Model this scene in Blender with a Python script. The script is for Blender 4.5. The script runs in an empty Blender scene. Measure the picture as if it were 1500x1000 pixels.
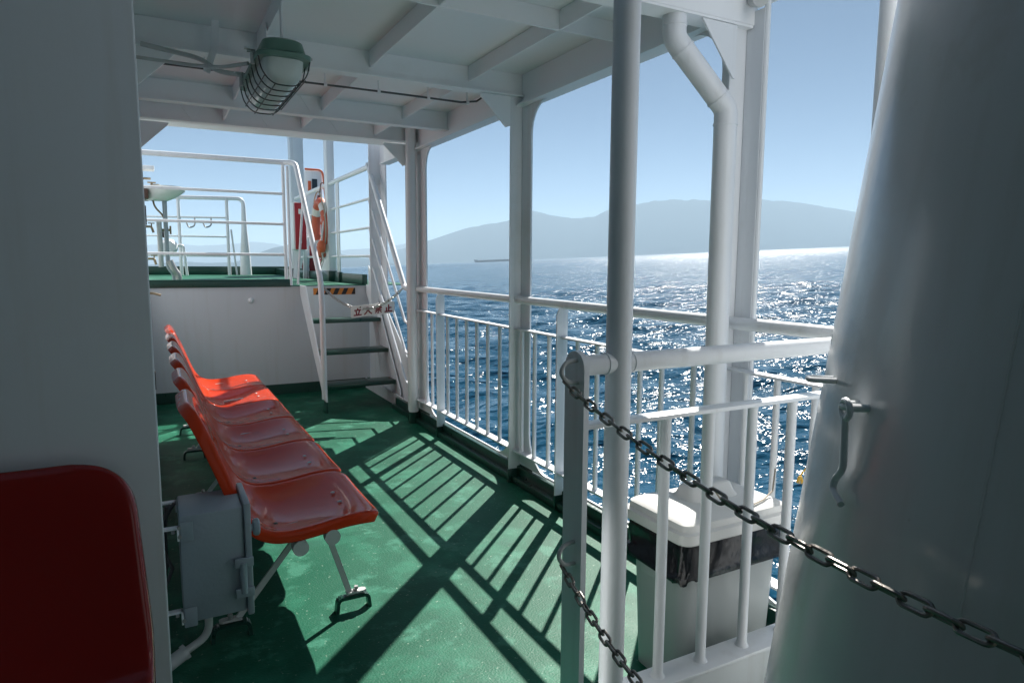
import bpy, bmesh, math, random
from mathutils import Vector, Matrix, noise
random.seed(7)
R = math.radians
sc = bpy.context.scene
col = sc.collection

# ------------------------------------------------------------------ camera
# ship axes: +Y along the deck towards the stairs, +X outboard, deck at z = 0
YAW, PITCH, ROLL, FOC, EYE = R(28.2), R(6.76), R(0.326), 975.0, 1.4
cf = Vector((math.sin(YAW)*math.cos(PITCH), math.cos(YAW)*math.cos(PITCH), -math.sin(PITCH)))
cr = Vector((math.cos(YAW), -math.sin(YAW), 0)); cu = cr.cross(cf)
cr, cu = cr*math.cos(ROLL)+cu*math.sin(ROLL), -cr*math.sin(ROLL)+cu*math.cos(ROLL)
CAM = Vector((0, 0, EYE))
cam = bpy.data.cameras.new('camera'); camo = bpy.data.objects.new('camera', cam); col.objects.link(camo)
m = Matrix((cr, cu, -cf)).transposed().to_4x4(); m.translation = CAM; camo.matrix_world = m
cam.sensor_width = 36; cam.lens = 36*FOC/1500; cam.clip_start = 0.02; cam.clip_end = 80000
sc.camera = camo

def ray(x, y): return cr*((x-750)/FOC) - cu*((y-500)/FOC) + cf
def P(x, y, **k):                       # photo pixel + one known coordinate -> point
    (a, v), = k.items(); i = 'XYZ'.index(a); d = ray(x, y)
    return CAM + d*((v-CAM[i])/d[i])

# ------------------------------------------------------------------ light
SUN_AZ, SUN_EL = R(45.5), R(42)         # azimuth from +Y towards +X
SUN = 5.0; SKY = 0.05; EXPO = 1.2
w = bpy.data.worlds.new('World'); sc.world = w; w.use_nodes = True
nt = w.node_tree; bg = nt.nodes['Background']
sky = nt.nodes.new('ShaderNodeTexSky'); sky.sky_type = 'NISHITA'; sky.sun_disc = False
sky.sun_elevation = SUN_EL; sky.sun_rotation = SUN_AZ; sky.air_density = 0.34; sky.dust_density = 0.08; sky.ozone_density = 0.6
wb = nt.nodes.new('ShaderNodeMix'); wb.data_type = 'RGBA'; wb.blend_type = 'MULTIPLY'; wb.inputs[0].default_value = 1
wb.inputs[7].default_value = (.86, 1.01, .95, 1)         # the camera's white balance on the whole sky
nt.links.new(sky.outputs[0], wb.inputs[6]); nt.links.new(wb.outputs[2], bg.inputs[0]); bg.inputs[1].default_value = SKY
sl = bpy.data.lights.new('sun', 'SUN'); sl.energy = SUN; sl.angle = R(0.53); sl.color = (1, .955, .89)
so = bpy.data.objects.new('sun', sl); col.objects.link(so)
sd = Vector((math.sin(SUN_AZ)*math.cos(SUN_EL), math.cos(SUN_AZ)*math.cos(SUN_EL), math.sin(SUN_EL)))
so.rotation_euler = sd.to_track_quat('Z', 'Y').to_euler(); so.location = (8, 8, 12)
sc.view_settings.view_transform = 'Standard'; sc.view_settings.look = 'None'
sc.view_settings.exposure = EXPO; sc.view_settings.gamma = 1; sc.view_settings.use_curve_mapping = False
cy = sc.cycles; cy.max_bounces = 8; cy.diffuse_bounces = 5; cy.glossy_bounces = 4; cy.volume_bounces = 1
cy.transparent_max_bounces = 16; cy.sample_clamp_indirect = 1.5; cy.sample_clamp_direct = 14; cy.use_denoising = True; cy.caustics_reflective = True; cy.blur_glossy = 0.3

# ------------------------------------------------------------------ materials
def mat(name, base, rough=.4, var=.06, vscale=3.0, bump=0.0, bscale=60.0, metal=0.0, spec=.5, coat=0.0, spots=None, streak=None):
    mt = bpy.data.materials.new(name); mt.use_nodes = True
    n = mt.node_tree; N = n.nodes; L = n.links; b = N['Principled BSDF']
    b.inputs['Metallic'].default_value = metal; b.inputs['Specular IOR Level'].default_value = spec
    if coat: b.inputs['Coat Weight'].default_value = coat; b.inputs['Coat Roughness'].default_value = .08
    tc = N.new('ShaderNodeTexCoord')
    t = N.new('ShaderNodeTexNoise'); t.inputs['Scale'].default_value = vscale; t.inputs['Detail'].default_value = 6
    L.new(tc.outputs['Object'], t.inputs['Vector'])
    mx = N.new('ShaderNodeMix'); mx.data_type = 'RGBA'
    mx.inputs[6].default_value = (*[c*(1-var) for c in base], 1); mx.inputs[7].default_value = (*[min(1, c*(1+var)) for c in base], 1)
    L.new(t.outputs['Fac'], mx.inputs[0]); out = mx.outputs[2]
    for sp in (spots or []):             # (colour, noise scale, threshold, softness, strength)
        t2 = N.new('ShaderNodeTexNoise'); t2.inputs['Scale'].default_value = sp[1]; t2.inputs['Detail'].default_value = 8; t2.inputs['Roughness'].default_value = .65
        L.new(tc.outputs['Object'], t2.inputs['Vector'])
        mr = N.new('ShaderNodeMapRange'); mr.inputs[1].default_value = sp[2]; mr.inputs[2].default_value = sp[2]+sp[3]; mr.inputs[4].default_value = sp[4]
        L.new(t2.outputs['Fac'], mr.inputs[0])
        m2 = N.new('ShaderNodeMix'); m2.data_type = 'RGBA'; m2.inputs[7].default_value = (*sp[0], 1)
        L.new(mr.outputs[0], m2.inputs[0]); L.new(out, m2.inputs[6]); out = m2.outputs[2]
    if streak:                           # runs of dirt down the paint: (colour, threshold, strength)
        mp = N.new('ShaderNodeMapping'); mp.inputs['Scale'].default_value = (16, 16, .9); L.new(tc.outputs['Object'], mp.inputs[0])
        t5 = N.new('ShaderNodeTexNoise'); t5.inputs['Scale'].default_value = 1; t5.inputs['Detail'].default_value = 7; t5.inputs['Roughness'].default_value = .6
        L.new(mp.outputs[0], t5.inputs['Vector'])
        mr = N.new('ShaderNodeMapRange'); mr.inputs[1].default_value = streak[1]; mr.inputs[2].default_value = streak[1]+.2; mr.inputs[4].default_value = streak[2]
        L.new(t5.outputs['Fac'], mr.inputs[0])
        m2 = N.new('ShaderNodeMix'); m2.data_type = 'RGBA'; m2.inputs[7].default_value = (*streak[0], 1)
        L.new(mr.outputs[0], m2.inputs[0]); L.new(out, m2.inputs[6]); out = m2.outputs[2]
    L.new(out, b.inputs['Base Color'])
    t3 = N.new('ShaderNodeTexNoise'); t3.inputs['Scale'].default_value = vscale*4; t3.inputs['Detail'].default_value = 4
    L.new(tc.outputs['Object'], t3.inputs['Vector'])
    rr = N.new('ShaderNodeMapRange'); rr.inputs[3].default_value = rough*.75; rr.inputs[4].default_value = rough*1.25
    L.new(t3.outputs['Fac'], rr.inputs[0]); L.new(rr.outputs[0], b.inputs['Roughness'])
    if bump:
        t4 = N.new('ShaderNodeTexNoise'); t4.inputs['Scale'].default_value = bscale; t4.inputs['Detail'].default_value = 5
        L.new(tc.outputs['Object'], t4.inputs['Vector'])
        bp = N.new('ShaderNodeBump'); bp.inputs['Strength'].default_value = bump; bp.inputs['Distance'].default_value = .003
        L.new(t4.outputs['Fac'], bp.inputs['Height']); L.new(bp.outputs[0], b.inputs['Normal'])
    return mt
RUST = (.22, .10, .05)
M = {}
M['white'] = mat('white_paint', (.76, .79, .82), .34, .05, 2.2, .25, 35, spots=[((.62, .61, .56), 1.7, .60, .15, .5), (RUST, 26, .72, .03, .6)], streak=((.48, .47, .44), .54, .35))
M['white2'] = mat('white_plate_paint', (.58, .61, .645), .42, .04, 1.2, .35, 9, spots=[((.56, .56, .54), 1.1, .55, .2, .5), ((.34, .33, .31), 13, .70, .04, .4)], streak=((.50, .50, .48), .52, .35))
M['ceil'] = mat('ceiling_white_paint', (.84, .86, .88), .45, .04, 1.2, .35, 9, spots=[((.66, .65, .62), 1.3, .60, .15, .4), (RUST, 24, .74, .03, .5)])
M['deck'] = mat('deck_green_paint', (.006, .090, .050), .50, .35, 1.1, .5, 120, spec=.13, spots=[((.024, .175, .105), 2.6, .50, .16, .8), ((.05, .21, .14), 4.7, .55, .07, .6), ((.34, .45, .36), 52, .63, .05, .7), ((.22, .30, .24), 9, .68, .04, .6), ((.010, .075, .050), 1.7, .57, .10, .65)])
M['grey'] = mat('dark_grey_shade_screen', (.22, .24, .26), .5, .05, 1.5, .2, 10)  # kept dark so the added unseen walls and ceiling bounce little light
M['dgreen'] = mat('dark_green_paint', (.012, .055, .042), .3, .15, 5, .4, 50, spots=[((.06, .14, .11), 30, .74, .05, .4)])
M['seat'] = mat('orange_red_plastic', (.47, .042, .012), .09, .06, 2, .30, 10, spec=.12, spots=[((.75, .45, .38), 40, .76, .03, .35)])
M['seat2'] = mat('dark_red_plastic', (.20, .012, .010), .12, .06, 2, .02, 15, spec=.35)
M['steel'] = mat('galvanised_steel', (.40, .40, .40), .4, .15, 20, .3, 90, metal=.8)
M['legpaint'] = mat('grey_tube_paint', (.46, .48, .48), .4, .08, 9, .2, 60)
M['chain'] = mat('weathered_chain_steel', (.23, .215, .20), .38, .3, 50, .4, 150, metal=.9, spots=[((.16, .09, .05), 60, .6, .1, .6)])
M['fchain'] = mat('bright_chain_steel', (.55, .54, .52), .35, .2, 50, .0, 150, metal=.8)
M['box'] = mat('blue_grey_enamel', (.26, .31, .35), .42, .08, 5, .3, 70)
M['lampgreen'] = mat('lamp_green_enamel', (.10, .20, .16), .35, .1, 8, .3, 60)
M['black'] = mat('black_rubber', (.012, .012, .013), .45, .1, 9)
M['cable'] = mat('grey_cable', (.08, .085, .09), .5, .1, 9)
M['bag'] = mat('black_bin_liner', (.010, .011, .014), .22, .2, 12, 1.0, 22)
M['binlid'] = mat('white_bin_plastic', (.68, .68, .66), .45, .05, 4, .2, 80, spots=[((.45, .45, .42), 5, .62, .1, .35)])
M['binbody'] = mat('grey_bin_plastic', (.34, .37, .37), .38, .05, 2, .15, 60, spots=[((.22, .22, .21), 9, .70, .03, .5)])
M['red'] = mat('red_paint', (.42, .02, .03), .35, .08, 4)
M['orange'] = mat('orange_paint', (.62, .12, .04), .45, .08, 4)
M['buoyred'] = mat('faded_orange_foam', (.55, .11, .06), .6, .12, 6)
M['buoywhite'] = mat('white_band_cloth', (.70, .68, .66), .7, .06, 6)
M['porcelain'] = mat('white_porcelain', (.72, .74, .72), .15, .03, 3)
M['brown'] = mat('brown_plate', (.10, .05, .035), .5, .1, 6)
M['pipe'] = mat('grey_pipe_paint', (.30, .36, .40), .4, .1, 8)
M['sign'] = mat('white_sign_plastic', (.86, .85, .83), .4, .03, 6)
M['signred'] = mat('dark_red_lettering', (.26, .012, .025), .45, .05, 6)
M['tapeo'] = mat('orange_tape', (.62, .20, .03), .5, .08, 9)
M['tapeb'] = mat('black_tape', (.012, .012, .013), .5, .08, 9)
M['yellow'] = mat('yellow_rope', (.62, .38, .05), .7, .15, 40)
M['cord'] = mat('tan_cord', (.38, .33, .26), .8, .15, 60)
M['window'] = mat('dark_window', (.02, .03, .04), .1, .1, 4)
M['brass'] = mat('tarnished_brass', (.30, .24, .16), .4, .2, 20, metal=.8)
M['shiphull'] = mat('ship_hull_paint', (.05, .07, .10), .5, .1, .05)
M['shipup'] = mat('ship_upper_paint', (.35, .36, .38), .5, .1, .05)
M['hull'] = mat('ferry_hull_paint', (.70, .72, .74), .4, .05, .5)
gm = bpy.data.materials.new('lamp_glass'); gm.use_nodes = True; M['glass'] = gm
gb = gm.node_tree.nodes['Principled BSDF']; gb.inputs['Base Color'].default_value = (.86, .92, .90, 1); gb.inputs['Roughness'].default_value = .12
gb.inputs['Transmission Weight'].default_value = .35; gb.inputs['IOR'].default_value = 1.2

# ------------------------------------------------------------------ mesh helpers
class MB:
    def __init__(s): s.v = []; s.f = []
    def add(s, vs, fs):
        o = len(s.v); s.v += [tuple(v) for v in vs]; s.f += [tuple(i+o for i in f) for f in fs]; return s
    def box(s, a, b, bev=0.0):
        x0, y0, z0 = [min(p, q) for p, q in zip(a, b)]; x1, y1, z1 = [max(p, q) for p, q in zip(a, b)]
        if bev <= 0:
            vs = [(x, y, z) for z in (z0, z1) for y in (y0, y1) for x in (x0, x1)]
            return s.add(vs, [(0, 2, 3, 1), (4, 5, 7, 6), (0, 1, 5, 4), (2, 6, 7, 3), (0, 4, 6, 2), (1, 3, 7, 5)])
        bm = bmesh.new(); bmesh.ops.create_cube(bm, size=1)
        for v in bm.verts: v.co = Vector(((x0+x1)/2+v.co.x*(x1-x0), (y0+y1)/2+v.co.y*(y1-y0), (z0+z1)/2+v.co.z*(z1-z0)))
        bmesh.ops.bevel(bm, geom=bm.edges[:], offset=bev, segments=2, profile=.5, affect='EDGES')
        return s.bm(bm)
    def bm(s, bm):
        bm.verts.index_update(); s.add([v.co[:] for v in bm.verts], [[v.index for v in f.verts] for f in bm.faces]); bm.free(); return s
    def prism(s, pts, axis, c0, c1):      # polygon pts in the plane across axis, extruded c0..c1
        def mk(p, c): return {'x': (c, p[0], p[1]), 'y': (p[0], c, p[1]), 'z': (p[0], p[1], c)}[axis]
        n = len(pts); vs = [mk(p, c0) for p in pts]+[mk(p, c1) for p in pts]
        return s.add(vs, [tuple(range(n)), tuple(range(2*n-1, n-1, -1))]+[(i, (i+1) % n, n+(i+1) % n, n+i) for i in range(n)])
    def tube(s, pts, r, seg=14, closed=False, cap=True):
        pts = [Vector(p) for p in pts]; n = len(pts); rs = r if isinstance(r, (list, tuple)) else [r]*n
        T = []
        for i in range(n):
            a = pts[(i-1) % n] if (closed or i > 0) else pts[i]; b = pts[(i+1) % n] if (closed or i < n-1) else pts[i]
            T.append((b-a).normalized())
        up = Vector((0, 0, 1)) if abs(T[0].z) < .9 else Vector((1, 0, 0))
        u = T[0].cross(up).normalized(); vs = []; ref = []
        for i in range(n):
            u = (u-T[i]*u.dot(T[i])).normalized(); v = T[i].cross(u)
            sc_ = 1.0
            if 0 < i < n-1 or closed:
                d = (pts[i]-pts[(i-1) % n]).normalized(); c = max(.6, d.dot(T[i])); k = 1/c
                ax = (pts[(i+1) % n]-pts[i]).normalized()-d
                ax = ax.normalized() if ax.length > 1e-5 else None
            else: k, ax = 1, None
            for j in range(seg):
                a = 2*math.pi*j/seg; o = (u*math.cos(a)+v*math.sin(a))*rs[i]
                if ax is not None: o += ax*(o.dot(ax)*(k-1))
                vs.append(pts[i]+o)
        fs = []
        for i in range(n if closed else n-1):
            p, q = i*seg, ((i+1) % n)*seg
            fs += [(p+j, p+(j+1) % seg, q+(j+1) % seg, q+j) for j in range(seg)]
        if cap and not closed: fs += [tuple(range(seg-1, -1, -1)), tuple(range((n-1)*seg, n*seg))]
        return s.add(vs, fs)
    def lathe(s, prof, c=(0, 0, 0), seg=32, axis='z'):
        vs = []; c = Vector(c)
        for r_, h in prof:
            for j in range(seg):
                a = 2*math.pi*j/seg; x, y = r_*math.cos(a), r_*math.sin(a)
                vs.append(c+Vector({'z': (x, y, h), 'y': (x, h, y), 'x': (h, x, y)}[axis]))
        n = len(prof); fs = [(i*seg+j, i*seg+(j+1) % seg, (i+1)*seg+(j+1) % seg, (i+1)*seg+j) for i in range(n-1) for j in range(seg)]
        fs += [tuple(range(seg)), tuple(range((n-1)*seg, n*seg))]
        return s.add(vs, fs)
    def bar(s, a, b, wdt, t, up=(0, 0, 1)):  # flat bar from a to b, width along side, thickness along up
        a, b = Vector(a), Vector(b); d = (b-a).normalized(); side = d.cross(Vector(up)).normalized(); u = side.cross(d)
        vs = [p+side*(wdt/2*i)+u*(t/2*j) for p in (a, b) for i, j in ((-1, -1), (1, -1), (1, 1), (-1, 1))]
        return s.add(vs, [(0, 1, 2, 3), (7, 6, 5, 4)]+[(i, (i+4), (i+1) % 4+4, (i+1) % 4) for i in range(4)])
    def mesh(s, name, m_, smooth=True, ang=35):
        me = bpy.data.meshes.new(name); me.from_pydata(s.v, [], s.f)
        bm = bmesh.new(); bm.from_mesh(me); bmesh.ops.recalc_face_normals(bm, faces=bm.faces[:]); bm.to_mesh(me); bm.free()
        if smooth:
            me.polygons.foreach_set('use_smooth', [True]*len(me.polygons)); me.set_sharp_from_angle(angle=R(ang))
        me.materials.append(M[m_] if isinstance(m_, str) else m_); me.update(); return me
    def build(s, name, m_, parent=None, **k):
        return link(name, s.mesh(name, m_, **k), parent)
def link(name, data, parent=None):
    o = bpy.data.objects.new(name, data); col.objects.link(o)
    if parent is not None:
        o.parent = parent
        root = parent if parent.parent is None else parent.parent
        if parent.parent is None and parent.type == 'EMPTY': o.location = -parent.location
    return o
def tag(o, label=None, cat=None, group=None, kind=None):
    if label: o['label'] = label
    if cat: o['category'] = cat
    if group: o['group'] = group
    if kind: o['kind'] = kind
    return o
def thing(name, label, cat, loc, group=None):
    o = bpy.data.objects.new(name, None); col.objects.link(o); o.location = loc; o.empty_display_size = .1
    return tag(o, label, cat, group)
def copy_part(o, name, parent, delta):
    c = o.copy(); c.name = name; col.objects.link(c); c.parent = parent; c.location = o.location+Vector(delta); return c
def bend(pts, r, n=6):                    # round the corners of a polyline
    pts = [Vector(p) for p in pts]; out = [pts[0]]
    for a, b, c in zip(pts, pts[1:], pts[2:]):
        d1, d2 = (a-b), (c-b); k = min(r, d1.length*.49, d2.length*.49)
        p, q = b+d1.normalized()*k, b+d2.normalized()*k
        for i in range(n+1):
            t = i/n; out.append(p*(1-t)**2+b*2*t*(1-t)+q*t*t)
    return out+[pts[-1]]
def fillet(cx, cy, r, a0, a1, n=8): return [(cx+r*math.cos(R(a0+(a1-a0)*i/n)), cy+r*math.sin(R(a0+(a1-a0)*i/n))) for i in range(n+1)]

# ================================================================== THE SETTING
# ---- the sea and the far shore: the ship heels a little, so their level differs from the deck's
HEEL_AZ, HEEL, SEA_Z = R(23.3), R(2.67), -6.6
SEA = Matrix.Translation((0, 0, SEA_Z)) @ Matrix.Rotation(-HEEL_AZ, 4, 'Z') @ Matrix.Rotation(-HEEL, 4, 'Y')
SEAI = SEA.inverted()
def seadir(x, y): return (SEAI.to_3x3() @ ray(x, y))
CAMS = SEAI @ CAM

seam = bpy.data.materials.new('sea_water'); seam.use_nodes = True
n = seam.node_tree; N = n.nodes; L = n.links; b = N['Principled BSDF']
b.inputs['Base Color'].default_value = (.007, .058, .108, 1); b.inputs['Roughness'].default_value = .05; b.inputs['IOR'].default_value = 1.333
tc = N.new('ShaderNodeTexCoord'); prev = None
for scl, dist, det, stretch in ((.18, 1.2, 3, 1.7), (.80, .50, 2, 1.4), (2.6, .10, 2, 1.2)):
    mp = N.new('ShaderNodeMapping'); mp.inputs['Scale'].default_value = (scl/stretch, scl, scl); mp.inputs['Rotation'].default_value = (0, 0, R(-18))
    L.new(tc.outputs['Object'], mp.inputs[0])
    t = N.new('ShaderNodeTexNoise'); t.inputs['Scale'].default_value = 1; t.inputs['Detail'].default_value = det; t.inputs['Roughness'].default_value = .6; t.inputs['Distortion'].default_value = .3
    L.new(mp.outputs[0], t.inputs['Vector'])
    bp = N.new('ShaderNodeBump'); bp.inputs['Strength'].default_value = 1; bp.inputs['Distance'].default_value = dist
    L.new(t.outputs['Fac'], bp.inputs['Height'])
    if prev: L.new(prev.outputs[0], bp.inputs['Normal'])
    prev = bp
L.new(prev.outputs[0], b.inputs['Normal'])
ln = N.new('ShaderNodeVectorMath'); ln.operation = 'LENGTH'; L.new(tc.outputs['Object'], ln.inputs[0])
mrr = N.new('ShaderNodeMapRange'); mrr.inputs[1].default_value = 40; mrr.inputs[2].default_value = 1500; mrr.inputs[3].default_value = .09; mrr.inputs[4].default_value = .26
L.new(ln.outputs['Value'], mrr.inputs[0]); L.new(mrr.outputs[0], b.inputs['Roughness'])
waves = []
rw = random.Random(3)
for i in range(34):
    lam = 1.1*(14/1.1)**(i/33); th = R(70)+rw.gauss(0, .42)
    waves.append((2*math.pi/lam*math.cos(th), 2*math.pi/lam*math.sin(th), rw.uniform(0, 6.28), .0088*lam**.92, lam))
def wave_h(x, y, sp):
    h = 0
    for kx, ky, ph, a, lam in waves:
        f = (lam/sp-2.2)/2.5
        if f <= 0: continue
        q = math.sin(kx*x+ky*y+ph); h += a*min(1, f)*(q+.35*(q*q))
    return h
def build_sea():
    v, f = [], []
    rad = [7.0]
    while rad[-1] < 45000: rad.append(rad[-1]*(1.0085 if rad[-1] < 170 else 1.03 if rad[-1] < 2500 else 1.2))
    az = [R(-36+96*i/430) for i in range(431)]
    for r_ in rad:
        sp = max(r_*.0085, r_*R(96/430))
        for a in az:
            x, y = r_*math.sin(a), r_*math.cos(a)
            v.append((x, y, wave_h(x, y, sp) if r_ < 420 else 0))
    na = len(az)
    for i in range(len(rad)-1):
        for j in range(na-1): f.append((i*na+j, i*na+j+1, (i+1)*na+j+1, (i+1)*na+j))
    # the rest of the sea round the ship, coarser
    az2 = [R(60+(360-96)*i/60) for i in range(61)]; rad2 = [3, 7, 30, 120, 600, 3000, 12000, rad[-1]]; o = len(v)
    for r_ in rad2:
        for a in az2: v.append((r_*math.sin(a), r_*math.cos(a), -.05))
    for i in range(len(rad2)-1):
        for j in range(60): f.append((o+i*61+j, o+i*61+j+1, o+(i+1)*61+j+1, o+(i+1)*61+j))
    me = bpy.data.meshes.new('sea'); me.from_pydata(v, [], f); me.polygons.foreach_set('use_smooth', [True]*len(f))
    me.materials.append(seam); me.update()
    o = link('sea', me); o.matrix_world = SEA
    return tag(o, 'rippled blue sea glittering in the sun', kind='structure')
build_sea()

mtm = mat('forested_mountain', (.030, .055, .070), .95, .08, .0015, spec=0)
def mountains(name, label, sil, D, depth, seed):
    # sil: photo pixels of the skyline; the ridge stands at distance D and slopes down to both sides
    pts = []
    for px, py in sil:
        d = seadir(px, py); k = D/d.y; pts.append((CAMS.x+d.x*k, max(0, CAMS.z+d.z*k)))
    xs = [p[0] for p in pts]
    def hgt(x):
        if x <= xs[0]: return pts[0][1]
        for (xa, ha), (xb, hb) in zip(pts, pts[1:]):
            if x <= xb:
                t = (x-xa)/(xb-xa); return ha*(1-t)+hb*t
        return pts[-1][1]
    nx, ny = 260, 30; v, f = [], []
    for j in range(ny+1):
        t = j/ny*2-1                                   # -1 near shore, 0 ridge, 1 far side
        for i in range(nx+1):
            x = xs[0]+(xs[-1]-xs[0])*i/nx; h = hgt(x); y = D+t*depth
            prof = max(0, 1-abs(t)**.9)
            q = noise.fractal(Vector((x/1900+seed, y/1500, seed)), 1.0, 2.0, 2)
            e = prof*h*(1+.02*q*min(1, abs(t)*3))+ (h*(.045*noise.noise(Vector((x/420, seed, 0)))+.022*noise.noise(Vector((x/130, seed, 3)))) if abs(t) < .05 else 0)
            if prof > .02: e = min(e, h*(CAMS.z+(y/D)*1.0)/(CAMS.z+1.0)*.995 if t < 0 else h)
            v.append((x*(y/D), y, e-20*(abs(t) > .97)))
    for j in range(ny):
        for i in range(nx): a = j*(nx+1)+i; f.append((a, a+1, a+nx+2, a+nx+1))
    me = bpy.data.meshes.new(name); me.from_pydata(v, [], f); me.polygons.foreach_set('use_smooth', [True]*len(f)); me.materials.append(mtm); me.update()
    o = link(name, me); o.matrix_world = SEA; return tag(o, label, kind='structure')
mountains('mountain_range', 'hazy blue mountain range across the bay',
    [(480, 389), (540, 376), (590, 364), (626, 353), (650, 345), (680, 335), (710, 328), (742, 324), (762, 315), (778, 308), (800, 313), (840, 319), (870, 317), (893, 306), (930, 300), (960, 293), (1000, 291), (1022, 291), (1045, 295), (1070, 296), (1098, 289), (1112, 291), (1130, 294), (1147, 294), (1180, 298), (1210, 303), (1257, 311), (1330, 318), (1420, 330), (1560, 345), (1700, 350)], 13000, 2600, 1.3)
mountains('headland', 'nearer hazy headland behind the upper deck',
    [(120, 396), (200, 390), (240, 385), (270, 383), (300, 385), (345, 384), (375, 372), (400, 363), (425, 358), (460, 362), (500, 372), (560, 384), (600, 388)], 9000, 1500, 4.1)
mountains('far_mountain_range', 'pale far mountain range at the horizon',
    [(40, 372), (130, 366), (215, 358), (250, 356), (290, 360), (330, 358), (370, 354), (400, 356), (430, 364), (500, 366), (560, 362), (620, 352), (660, 350), (760, 366)], 19000, 2500, 7.7)

# ---- the ferry: hull, deck, coaming
g = MB(); g.box((-9, -14, -6.7), (2.03, 14.2, -.12)); tag(g.build('ferry_hull', 'hull', smooth=False), 'white hull side of the ferry under the deck', kind='structure')
g = MB(); g.box((-9, -14, -.1), (2.045, 7.27, 0)); g.box((2.045, -14, -.1), (2.9, .95, 0)); tag(g.build('deck', 'deck', smooth=False), 'green painted steel deck with shadows of the railing', kind='structure')
cm = bpy.data.objects['deck']
g = MB(); g.box((1.955, 1.0, .002), (2.028, 6.1, .045), .006); g.box((1.995, 1.0, .04), (2.03, 6.1, .105), .006); g.build('coaming', 'dgreen', cm)
g = MB(); g.box((2.032, 1.0, -.3), (2.046, 7.26, .112), .002); g.build('edge_plate', 'white', cm)
# ---- upper deck (landing at the stair head)
LZ = 1.15; LY = 7.27
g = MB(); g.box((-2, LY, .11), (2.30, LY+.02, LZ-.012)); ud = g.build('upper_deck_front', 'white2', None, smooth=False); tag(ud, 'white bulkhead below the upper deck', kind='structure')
g = MB(); g.box((-2, LY-.003, .0), (2.30, LY+.018, .11)); g.build('skirting', 'dgreen', ud)
g = MB(); g.lathe([(.0, -.03), (.014, -.03), (.022, -.018), (.03, -.004), (.03, .0)], (.86, LY, 1.0), 16, 'y'); g.build('bolt_cap', 'white', ud)
g = MB(); g.box((-2, LY-.015, LZ-.01), (2.6, 13.9, LZ)); o = g.build('upper_deck', 'deck', smooth=False); tag(o, 'green upper deck at the head of the stairs', kind='structure')
g = MB(); g.box((-2, LY-.02, LZ-.015), (1.262, LY+.04, 1.215), .006); g.build('coaming', 'dgreen', o)
g = MB(); g.box((-2, 13.2, LZ), (2.5, 13.26, 1.30), .006); g.box((2.03, 7.3, LZ), (2.09, 13.2, 1.26), .006); g.build('coaming', 'dgreen', o)
# ---- deckhouse walls
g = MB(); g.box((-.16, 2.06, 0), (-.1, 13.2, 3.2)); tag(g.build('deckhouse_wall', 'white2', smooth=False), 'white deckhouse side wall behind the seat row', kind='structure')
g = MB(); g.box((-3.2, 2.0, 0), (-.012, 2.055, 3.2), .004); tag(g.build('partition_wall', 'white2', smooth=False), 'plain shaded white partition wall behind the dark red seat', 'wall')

# ---- unseen ceiling and walls added round the camera to dim the light
g = MB(); g.box((-3.2, -2.4, 2.56), (.55, 1.35, 2.62)); tag(g.build('shade_ceiling', 'grey', smooth=False), 'unseen dark grey ceiling added to shade the partition and mast', kind='structure')  # added cover, sized to hold sky light off the partition
g = MB(); g.box((-3.2, -2.46, 0), (2.0, -2.41, 3.2)); tag(g.build('shade_back_wall', 'grey', smooth=False), 'unseen dark grey wall added behind the camera to cut light', kind='structure')  # added out of view, blocks fill from behind the camera
g = MB(); g.box((-3.26, -2.4, 0), (-3.21, 2.0, 3.2)); tag(g.build('shade_side_wall', 'grey', smooth=False), 'unseen dark grey side wall added to keep light out', kind='structure')  # added out of view, closes off light from the left
# ================================================================== CANOPY ROOF
roof = thing('canopy_roof', 'white steel canopy roof with deep beams over the side deck', 'roof', (1.0, 3.65, 2.52))
g = MB(); g.box((-.6, 1.87, 2.52), (2.37, 6.45, 2.535)); g.build('roof_plate', 'ceil', roof, smooth=False)
g = MB(); g.box((2.355, 1.87, 2.50), (2.375, 6.45, 2.60)); g.build('eave_lip', 'ceil', roof)
def tbeam(y, zb, fl=.075, x0=-.1, x1=2.012, web=.012):
    g = MB(); g.box((x0, y-web/2, zb+.010), (x1, y+web/2, 2.519)); g.box((x0, y-fl/2, zb), (x1, y+fl/2, zb+.010)); return g
for y, zb in ((3.65, 2.385), (4.815, 2.385), (5.53, 2.402)): tbeam(y, zb).build('cross_beam', 'ceil', roof, smooth=False)
g = MB(); g.box((-.1, 2.655, 2.432), (2.012, 2.667, 2.519)); g.build('cross_stiffener', 'ceil', roof, smooth=False)
g = MB(); g.box((-.6, 1.868, 2.28), (2.03, 1.880, 2.95)); g.box((-.6, 1.868, 2.27), (2.012, 1.96, 2.279)); g.build('end_beam', 'ceil', roof, smooth=False)
for x in (-.06, .515, 1.08, 1.66):
    for y0, y1 in ((1.885, 2.653), (2.669, 3.642), (3.658, 4.807), (4.823, 5.522)):
        g = MB(); g.prism([(y0, 2.519), (y0, 2.434), (y1, 2.434), (y1, 2.519)], 'x', x-.005, x+.005); g.build('longitudinal', 'ceil', roof, smooth=False)
g = MB()                                                   # edge beam: web, flange, and a rounded web at each pillar
g.box((2.014, 1.885, 2.345), (2.028, 6.4, 2.519)); g.box((1.972, 1.885, 2.332), (2.068, 6.4, 2.344)); g.build('edge_beam', 'ceil', roof, smooth=False)
for y in (3.65, 5.53):
    g = MB(); g.prism([(1.745, 2.384), (1.935, 2.384), (1.935, 2.215), (1.905, 2.205), (1.735, 2.37)], 'y', y-.006, y+.006); g.build('gusset', 'ceil', roof, smooth=False)
    g = MB(); g.prism([(-.098, 2.384), (.15, 2.384), (.14, 2.365), (-.03, 2.20), (-.098, 2.19)], 'y', y-.006, y+.006); g.build('gusset', 'ceil', roof, smooth=False)
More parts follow.
